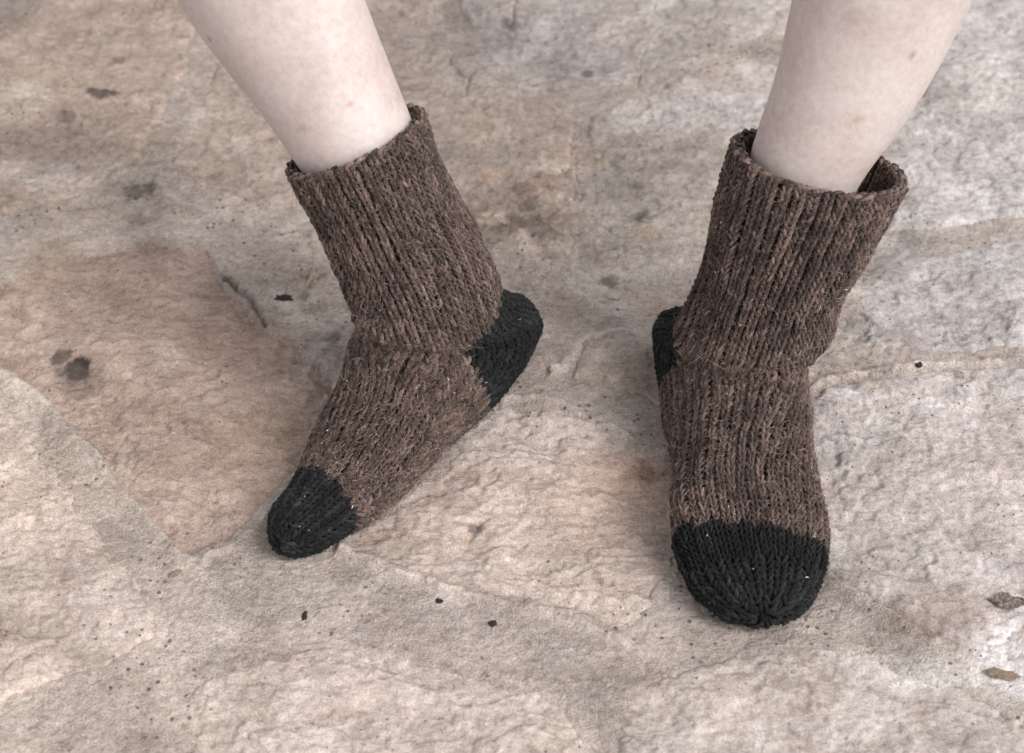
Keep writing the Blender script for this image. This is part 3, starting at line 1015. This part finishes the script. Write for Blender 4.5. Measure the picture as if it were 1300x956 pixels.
def fuzz(s, root):
    """wool fibres standing off the yarn, and lint caught on it"""
    n = 36000
    K = 5
    vs_ = rng.uniform(0, NV - 6, n)
    js = rng.uniform(0, NPH, n)
    P, Nn = s.ev(vs_, js)
    lx, ly, lz = s.local(P)
    blk = (lx > s.toe_x(ly)) | s.heel_fn(lx, ly, lz)
    keep = (lz > 0.001) & (~blk | (rng.random(n) < 0.3))
    P, Nn, blk = P[keep], Nn[keep], blk[keep]
    n = len(P)
    d = rng.normal(0, 1, (n, 3))
    d -= (d * Nn).sum(1)[:, None] * Nn
    d /= np.linalg.norm(d, axis=1)[:, None] + 1e-9
    outw = rng.uniform(0.15, 1.15, n)
    ln = rng.uniform(0.0014, 0.0040, n)
    ln = ln * (1 + 1.3 * (rng.random(n) < 0.10))
    curl = np.cross(Nn, d) * rng.normal(0, 0.7, n)[:, None]
    t = np.linspace(0, 1, K)[None, :, None]
    st = P + Nn * rng.uniform(0.0006, 0.0024, n)[:, None]
    path = st[:, None] + ln[:, None, None] * (d[:, None] * t + curl[:, None] * t ** 2 * 0.6 + Nn[:, None] * (outw[:, None, None] * (t * 0.9 - 0.35 * t ** 2)))
    on_floor(path, 0.0003)
    for nm, mk, mat in (('wool_fuzz', ~blk, M_fuzz), ('black_wool_fuzz', blk, M_fuzzblack)):
        pp = path[mk]
        if not len(pp):
            continue
        hc = bpy.data.hair_curves.new(nm)
        hc.add_curves([K] * len(pp))
        hc.position_data.foreach_set('vector', np.ascontiguousarray(pp, np.float32).ravel())
        ra = hc.attributes.get('radius') or hc.attributes.new('radius', 'FLOAT', 'POINT')
        rr = np.tile(np.array([1, 1, 0.9, 0.7, 0.3]), len(pp)) * np.repeat(rng.uniform(0.000024, 0.000050, len(pp)), K)
        ra.data.foreach_set('value', rr.astype(np.float32))
        hc.materials.append(mat)
        o = link(nm, hc, root)
        o['kind'] = 'stuff'
    # lint: small pale tufts
    m = 70
    vs_ = rng.uniform(4, NV - 20, m)
    P, Nn = s.ev(vs_, rng.uniform(0, NPH, m))
    tt = np.linspace(0, 1, 5)
    d = rng.normal(0, 1, (m, 3))
    d /= np.linalg.norm(d, axis=1)[:, None]
    L = rng.uniform(0.0005, 0.0016, m) * (1 + 1.6 * (rng.random(m) < 0.12))
    c1 = rng.normal(0, 0.5, (m, 3))
    Pc = P[:, None] + Nn[:, None] * 0.0026 + L[:, None, None] * (d[:, None] * (tt[None, :, None] - 0.5) + c1[:, None] * (tt[None, :, None] ** 2 - 0.3))
    rad = rng.uniform(0.00012, 0.00028, m)[:, None] * (0.4 + 0.6 * np.sin(tt * math.pi))[None]
    on_floor(Pc, 0.001)
    V, F, uv, shv = tubes(Pc, Nn[:, None] + np.zeros_like(Pc) + 0.01, rad, np.ones(m), 5)
    o = mesh_np('lint', V, F, M_lint, root)
    o['kind'] = 'stuff'


person = bpy.data.objects.new('person', None)
col.objects.link(person)
tag(person, 'bare pale shins of a seated person in brown wool socks, feet apart on stone', 'person')


def feet_table(L=0.215, hi=1.0, wide=1.0, tip=1.0, oy=0.006, fwd=0.0, toeh=1.0, ankw=1.0):
    k = L / 0.215
    T = [((0.093, 0.081), (0.024, 0.062), 0.0330, 0),
         ((0.096, 0.079), (0.013, 0.044), 0.0320, 0),
         ((0.098, 0.077), (-0.016, 0.032), 0.0310, 0),
         ((0.101, 0.074), (0.004, 0.008), 0.0335, 0),
         ((0.106, 0.071), (0.034, -0.001), 0.0350, 0),
         ((0.114, 0.066), (0.062, -0.002), 0.0375, 0),
         ((0.126, 0.060), (0.100, -0.002), 0.0400, 0.3),
         ((0.146, 0.051), (0.134, -0.002), 0.0430, 0.6),
         ((0.166, 0.043), (0.160, -0.002), 0.0445, 0.85),
         ((0.182, 0.037), (0.180, -0.001), 0.0420, 1.0),
         ((0.196, 0.032), (0.196, 0.000), 0.0360, 1.0),
         ((0.206, 0.028), (0.207, 0.002), 0.0270, 1.0),
         ((0.212, 0.023), (0.213, 0.005), 0.0160, 1.0),
         ((0.2145, 0.017), (0.2155, 0.010), 0.0030, 1.0)]
    out = []
    for i, (F, B, w, o_) in enumerate(T):
        ww = w * wide * (1 + (ankw - 1) * max(0, 1 - i / 5)) * (1 if i < 5 else 1 + (tip - 1) * min(1, (i - 4) / 5))
        out.append(((F[0] * k + fwd * max(0, 1 - i / 6), F[1] * hi * (1 + (toeh - 1) * min(1, max(0, i - 4) / 4))), (B[0] * k, B[1]), ww, oy * o_))
    return out


def heelfn(xf, zt, slope, lean):
    def f(x, y, z):
        return (x < xf + lean * (z - 0.02)) & (z < zt - slope * np.clip(x, 0, 1) / xf)
    return f


# the sock at the photo's left, toes turned out to the left
LEFT = Sock(heel=(0.003, 0.023), heading=-41.5, ankle=(0.064, -0.003, 0.082), top=(-0.119, 0.040, 0.23),
            legrows=[(0.095, 0.0375, 0.0368, 0.0, 0.000, -0.003),
                     (0.086, 0.0375, 0.0366, 0.0, 0, -0.001),
                     (0.070, 0.0362, 0.0345, 0.001, 0, 0),
                     (0.052, 0.0365, 0.0338, 0.002, 0, 0),
                     (0.036, 0.0382, 0.0335, 0.003, 0, 0),
                     (0.020, 0.0405, 0.0340, 0.002, 0, 0),
                     ],
            feet=feet_table(0.205, 1.12, 1.0, 0.46, 0.014, 0.026, 0.72, 1.0), toe_x=lambda y: 0.166 + 0.0 * y,
            heel_fn=heelfn(0.060, 0.084, 0.010, 0.35), fold=[(0.375, 0.97, 0.018, 0.12, -0.0018), (0.33, 0.0, 0.028, 0.13, 0.0010), (0.285, 0.06, 0.016, 0.10, -0.0022), (0.20, 0.98, 0.014, 0.08, -0.0014), (0.29, 0.8, 0.02, 0.1, -0.0015), (0.43, 0.12, 0.02, 0.1, -0.0015)], seed=1)
knit(LEFT, 'sock', person, 'brown wool sock with toes turned out to the left')
RIGHT = Sock(heel=(0.114, 0.024), heading=3.5, ankle=(0.052, 0.018, 0.076), top=(0.189, 0.026, 0.24),
             legrows=[(0.088, 0.0430, 0.0455, -0.001, 0.000, 0.005),
                      (0.078, 0.0425, 0.0445, 0.0, 0, 0.002),
                      (0.062, 0.0410, 0.0425, 0.0, 0, 0),
                      (0.046, 0.0395, 0.0405, 0.0, 0, 0),
                      (0.032, 0.0375, 0.0380, 0.000, 0, 0),
                      (0.018, 0.0362, 0.0364, 0.000, 0, 0)],
             feet=feet_table(0.214, 0.90, 0.91, 0.97, 0.001, 0.0, 1.0, 1.27), toe_x=lambda y: 0.172 + 0.2 * y,
             heel_fn=heelfn(0.058, 0.070, 0.012, 0.2), fold=[(0.322, 0.05, 0.015, 0.08, -0.0010), (0.296, 0.90, 0.014, 0.07, -0.0012), (0.345, 0.12, 0.016, 0.06, -0.0012), (0.22, 0.90, 0.015, 0.07, -0.0012)], seed=2,
             heel_dy=-0.010, heel_z=0.80)
knit(RIGHT, 'sock', person, 'brown wool sock with toes pointing to the front')

# ------------------------------------------------------------------ the legs: one body, feet inside the socks, thighs meeting at the hip
def loft(path, n=26, m=48):
    """path rows: centre(3), front vec(3), side vec(3)"""
    R = catmull(path, n * len(path) // 2)
    a = np.arange(m) / m * 2 * np.pi
    V = R[:, None, :3] + np.cos(a)[None, :, None] * R[:, None, 3:6] + np.sin(a)[None, :, None] * R[:, None, 6:9]
    r_, c_ = V.shape[:2]
    idx = np.arange(r_ * c_).reshape(r_, c_)
    F = np.stack([idx[:-1], np.roll(idx[:-1], -1, 1), np.roll(idx[1:], -1, 1), idx[1:]], -1).reshape(-1, 4).tolist()
    F.append(idx[0][::-1].tolist())
    F.append(idx[-1].tolist())
    return V.reshape(-1, 3).tolist(), F


def leg_rows(s, radii, offs):
    rows = []
    for r_ in s.footrows[::-1][2:-1]:
        rows.append(np.concatenate([r_[:3] + 0.001 * s.fz, r_[3:6] * 0.68, r_[6:9] * 0.74]))
    for (t, rf, rw), (of, ol) in zip(radii, offs):
        rows.append(np.concatenate([s.A + t * s.axis + of * s.frt + ol * s.lat, rf * s.frt, rw * s.lat]))
    return rows


allV, allF = [], []
hipc = np.array([0.03, 0.56, 0.43])
for s, radii, offs, sgn in (
        (LEFT, [(0.010, 0.030, 0.027), (0.05, 0.0285, 0.0285), (0.085, 0.0315, 0.0325), (0.125, 0.0355, 0.0365), (0.16, 0.0405, 0.0420), (0.20, 0.0460, 0.0475), (0.25, 0.049, 0.050), (0.30, 0.045, 0.047), (0.345, 0.043, 0.045)],
         [(0.0, 0.0), (0, 0), (-0.001, -0.001), (-0.002, -0.003), (-0.003, -0.007), (-0.006, -0.011), (-0.008, -0.006), (-0.004, -0.003), (0.0, 0)], -1),
        (RIGHT, [(0.010, 0.030, 0.027), (0.05, 0.0285, 0.0280), (0.085, 0.0300, 0.0300), (0.125, 0.0350, 0.0360), (0.16, 0.0395, 0.0415), (0.20, 0.0440, 0.0460), (0.25, 0.047, 0.048), (0.30, 0.045, 0.047), (0.345, 0.043, 0.045)],
         [(0, 0), (0, -0.003), (0.0, -0.007), (0.0, -0.003), (-0.002, -0.002), (-0.004, -0.003), (-0.006, -0.002), (-0.004, 0), (0, 0)], 1)):
    rows = leg_rows(s, radii, offs)
    knee = s.A + 0.375 * s.axis
    hip = hipc + np.array([0.085 * sgn, 0, 0])
    td = unit(hip - knee)
    sv = unit(np.cross(td, np.array([0, 0, 1.0])))
    sv = sv if sv @ s.lat > 0 else -sv
    nv = np.cross(sv, td)
    nv = nv if nv @ s.frt > 0 else -nv
    mid = unit(nv + s.frt)
    rows.append(np.concatenate([knee, 0.049 * mid, 0.045 * s.lat]))
    for f_, r_ in ((0.14, 0.050), (0.35, 0.056), (0.6, 0.064), (0.85, 0.072), (1.0, 0.076)):
        rows.append(np.concatenate([knee + (hip - knee) * f_, r_ * nv, r_ * sv]))
    V_, F_ = loft(rows)
    b = len(allV)
    allV += V_
    allF += [[i + b for i in f] for f in F_]
# pelvis joins the thighs
pv = []
for k, (dx, r1, r2) in enumerate(((-0.155, 0.03, 0.03), (-0.14, 0.075, 0.07), (-0.08, 0.10, 0.09), (0, 0.105, 0.095), (0.08, 0.10, 0.09), (0.14, 0.075, 0.07), (0.155, 0.03, 0.03))):
    pv.append(np.concatenate([hipc + np.array([dx, 0.02, 0.02]), np.array([0, r1, 0]), np.array([0, 0, r2])]))
V_, F_ = loft(pv)
b = len(allV)
allV += V_
allF += [[i + b for i in f] for f in F_]
me = bpy.data.meshes.new('body')
me.from_pydata(allV, [], allF)
tmp = bpy.data.objects.new('body', me)
col.objects.link(tmp)
rm = tmp.modifiers.new('r', 'REMESH')
rm.mode = 'VOXEL'
rm.voxel_size = 0.0035
sm_ = tmp.modifiers.new('s', 'SMOOTH')
sm_.iterations = 12
sm_.factor = 0.5
dg = bpy.context.evaluated_depsgraph_get()
bm_ = bpy.data.meshes.new_from_object(tmp.evaluated_get(dg))
bpy.data.objects.remove(tmp)
bm_.name = 'body'
bm_.materials.clear()
bm_.materials.append(M_skin)
nv_ = len(bm_.vertices)
co = np.zeros(nv_ * 3, np.float32)
bm_.vertices.foreach_get('co', co)
co = co.reshape(-1, 3)
tint = np.ones((nv_, 4), np.float32)


def skin_spot(p, r, c, k):
    d = np.linalg.norm(co - np.array(p), axis=1) / r
    m = (k * np.exp(-d ** 2))[:, None]
    tint[:, :3] = tint[:, :3] * (1 - m) + np.array(c) * m


def on_skin(px, py):
    """the skin point the photo shows at a pixel"""
    d = _fw * FPX + _rt * (px - 650) - _up * (py - 478)
    d = d / np.linalg.norm(d)
    r_ = co - CAM
    t_ = r_ @ d
    off_ = np.linalg.norm(r_ - t_[:, None] * d, axis=1)
    ok = off_ < 0.003
    return co[ok][np.argmin(t_[ok])] if ok.any() else np.array([9.0, 9, 9])


for (px, py, r_, c_, k_) in ((1161, 72, 0.0016, (0.62, 0.45, 0.40), 0.8), (1086, 157, 0.0030, (0.80, 0.66, 0.52), 0.6), (1092, 152, 0.0020, (0.78, 0.62, 0.48), 0.5),
                             (977, 145, 0.0018, (0.75, 0.58, 0.54), 0.6), (452, 131, 0.0009, (0.80, 0.52, 0.48), 0.8), (381, 162, 0.0010, (0.80, 0.60, 0.56), 0.7),
                             (374, 168, 0.0011, (0.72, 0.5, 0.45), 0.6), (263, 52, 0.0011, (0.6, 0.3, 0.28), 0.9), (365, 90, 0.014, (0.90, 0.88, 0.84), 0.6),
                             (360, 70, 0.010, (0.93, 0.92, 0.88), 0.5), (1055, 70, 0.012, (0.96, 0.92, 0.90), 0.6), (300, 60, 0.02, (1.0, 0.95, 0.93), 0.6),
                             (990, 60, 0.02, (1.0, 0.95, 0.93), 0.6), (405, 185, 0.014, (1.0, 0.94, 0.93), 0.7)):
    skin_spot(on_skin(px, py), r_, c_, k_)
for vein in (((372, 8), (366, 30), (370, 55), (380, 80), (386, 100)), ((1058, 30), (1046, 60), (1050, 85), (1064, 102)), ((430, 30), (440, 70), (436, 110)), ((1130, 20), (1120, 60), (1100, 100))):
    for (xa, ya), (xb, yb) in zip(vein[:-1], vein[1:]):
        for q_ in np.linspace(0, 1, 7)[:-1]:
            skin_spot(on_skin(xa + (xb - xa) * q_, ya + (yb - ya) * q_), 0.0028, (0.90, 0.93, 0.96), 0.16)
for _ in range(46):      # small uneven blushes and freckles
    sp_ = on_skin(*random.choice([(random.uniform(250, 480), random.uniform(0, 150)), (random.uniform(985, 1200), random.uniform(0, 190))]))
    skin_spot(sp_, random.uniform(0.0008, 0.007), random.choice([(1.0, 0.90, 0.88), (0.90, 0.86, 0.80), (1.04, 1.03, 1.02)]), random.uniform(0.2, 0.5))
a = bm_.attributes.new('tint', 'FLOAT_COLOR', 'POINT')
a.data.foreach_set('color', tint.ravel())
bm_.polygons.foreach_set('use_smooth', np.ones(len(bm_.polygons), bool))
body = link('body', bm_, person)


# ------------------------------------------------------------------ crumbs and scraps lying on the floor
def floor_z(x, y, r=0.002):
    i0, i1 = np.searchsorted(ay, (y - r, y + r))
    j0, j1 = np.searchsorted(ax, (x - r, x + r))
    return float(HTOP[i0:i1 + 1, j0:j1 + 1].mean())


M_char = plain('charred_wood', (0.022, 0.018, 0.016), 0.85, 0.5, 900, 0.0003)
M_bark = plain('brown_bark', (0.19, 0.14, 0.105), 0.85, 0.5, 700, 0.0004)
M_leaf = plain('dry_leaf', (0.16, 0.13, 0.115), 0.8, 0.5, 500, 0.0004)
M_grit = plain('pale_grit', (0.42, 0.37, 0.33), 0.85, 0.3, 600, 0.0003)


def crumb(name, px, py, lx, ly, lz, ang, mat, label, cat, group=None):
    """an irregular broken crumb: a chipped, faceted lump"""
    x, y = G2(px, py)
    import bmesh
    bm = bmesh.new()
    bmesh.ops.create_icosphere(bm, subdivisions=3, radius=0.5)
    sd_ = int(px * 7 + py)
    vv = np.array([v.co[:] for v in bm.verts])
    q = np.sign(vv) * (np.abs(vv) * 2) ** 0.75 / 2
    k = 1 + 0.45 * noise2(vv[:, 0] * 3.1 + sd_, vv[:, 1] * 3.1 + vv[:, 2] * 2, 3) + 0.25 * noise2(vv[:, 0] * 8 + vv[:, 2] * 6, vv[:, 1] * 8 + sd_, 4)
    q = q * k[:, None] * np.array([lx, ly, lz])
    q[:, 2] = np.maximum(q[:, 2], -lz * 0.35)
    for v, c in zip(bm.verts, q):
        v.co = c
    me_ = bpy.data.meshes.new(name)
    bm.to_mesh(me_)
    bm.free()
    me_.materials.append(mat)
    o = link(name, me_)
    o.location = (x, y, floor_z(x, y) + lz * 0.22)
    o.rotation_euler = (0, 0, math.radians(ang))
    tag(o, label, cat, group)
    return o


crumb('wood_splinter', 223, 729, 0.0072, 0.0030, 0.0018, 32, M_bark, 'small brown wood splinter in the notch where two pale joints meet', 'splinter')
crumb('char_chip', 387, 782, 0.0024, 0.0058, 0.0014, -12, M_char, 'upright black chip on pale mortar below the left toe cap', 'chip')
crumb('char_chip', 360, 378, 0.0100, 0.0044, 0.0016, -6, M_char, 'oval dark chip lying left of the left ankle', 'chip')
crumb('char_chip', 625, 791, 0.0042, 0.0034, 0.0014, 10, M_char, 'round black chip on mortar midway between the two toe caps', 'chip')
crumb('char_chip', 558, 763, 0.0040, 0.0026, 0.0012, -30, M_char, 'small black chip on mortar just under the centre slab edge', 'chip')
crumb('char_chip', 1165, 468, 0.0045, 0.0035, 0.0016, 40, M_char, 'small dark chip on the joint right of the right sock', 'chip')
crumb('bark_piece', 1274, 859, 0.0150, 0.0060, 0.0030, -14, M_bark, 'brown bark piece beside the white patch at lower right', 'bark')
crumb('pebble', 668, 388, 0.0050, 0.0040, 0.0030, 0, M_grit, 'pale pebble right of the left heel on the joint', 'pebble')
crumb('pebble', 704, 470, 0.0060, 0.0045, 0.0032, 20, M_grit, 'pale pebble in the joint below and right of the left heel', 'pebble')
crumb('pebble', 778, 378, 0.0062, 0.0040, 0.0028, -10, M_grit, 'pale pebble below the dark round spot between the socks', 'pebble')

# a crumpled scrap of dry leaf at the right edge
lx_, ly_ = G2(1277, 769)
n1_, n2_ = 26, 14
lv, lf = [], []
for a_ in range(n1_):
    for b_ in range(n2_):
        u_, w_ = a_ / (n1_ - 1) * 2 - 1, b_ / (n2_ - 1) * 2 - 1
        rag = 1 + 0.35 * float(noise2(u_ * 3, w_ * 2 + 5, 7)) + 0.25 * float(noise2(u_ * 9, 3.0, 8))
        x_ = u_ * 0.0085 * (1 + 0.2 * w_)
        y_ = w_ * 0.0046 * rag * math.sqrt(max(0.03, 1 - abs(u_) ** 2.2)) - 0.0012 * abs(u_)
        z_ = 0.0016 + 0.0012 * float(noise2(u_ * 3.5, w_ * 3.5, 9)) + 0.0007 * math.sin(w_ * 9 + u_ * 5)
        lv.append((x_, y_, z_))
for a_ in range(n1_ - 1):
    for b_ in range(n2_ - 1):
        i_ = a_ * n2_ + b_
        lf.append((i_, i_ + n2_, i_ + n2_ + 1, i_ + 1))
lm = bpy.data.meshes.new('leaf_scrap')
lm.from_pydata(lv, [], lf)
lm.materials.append(M_leaf)
leaf = link('leaf_scrap', lm)
leaf.location = (lx_, ly_, floor_z(lx_, ly_, 0.006) + 0.0004)
leaf.rotation_euler = (0, 0, math.radians(-8))
md = leaf.modifiers.new('thickness', 'SOLIDIFY')
md.thickness = 0.0003
tag(leaf, 'crumpled grey-brown scrap of dry leaf at the right edge', 'leaf scrap')

# fine pale hairs on the shins
nrm = np.zeros(nv_ * 3, np.float32)
bm_.vertices.foreach_get('normal', nrm)
nrm = nrm.reshape(-1, 3)
cand = np.where((co[:, 2] > 0.15) & (co[:, 2] < 0.36) & (co[:, 1] < 0.16))[0]
pick = rng.choice(cand, 1500, replace=False)
hp, hn = co[pick].astype(float), nrm[pick].astype(float)
down = np.array([0, -0.3, -1.0])[None] + rng.normal(0, 0.45, hp.shape)
down -= (down * hn).sum(1)[:, None] * hn
down /= np.linalg.norm(down, axis=1)[:, None]
tk = np.linspace(0, 1, 5)[None, :, None]
hl = rng.uniform(0.002, 0.006, len(pick))[:, None, None]
hpath = hp[:, None] + hl * (down[:, None] * tk + hn[:, None] * (0.55 * tk - 0.35 * tk ** 2))
hc = bpy.data.hair_curves.new('leg_hair')
hc.add_curves([5] * len(pick))
hc.position_data.foreach_set('vector', np.ascontiguousarray(hpath, np.float32).ravel())
ra = hc.attributes.get('radius') or hc.attributes.new('radius', 'FLOAT', 'POINT')
ra.data.foreach_set('value', np.tile(np.array([1, 1, 0.9, 0.6, 0.2]) * 0.000028, len(pick)).astype(np.float32))
hc.materials.append(fuzz_material('pale_brown_hair', (0.20, 0.13, 0.09), (0.34, 0.25, 0.19)))
o = link('leg_hair', hc, person)
o['kind'] = 'stuff'
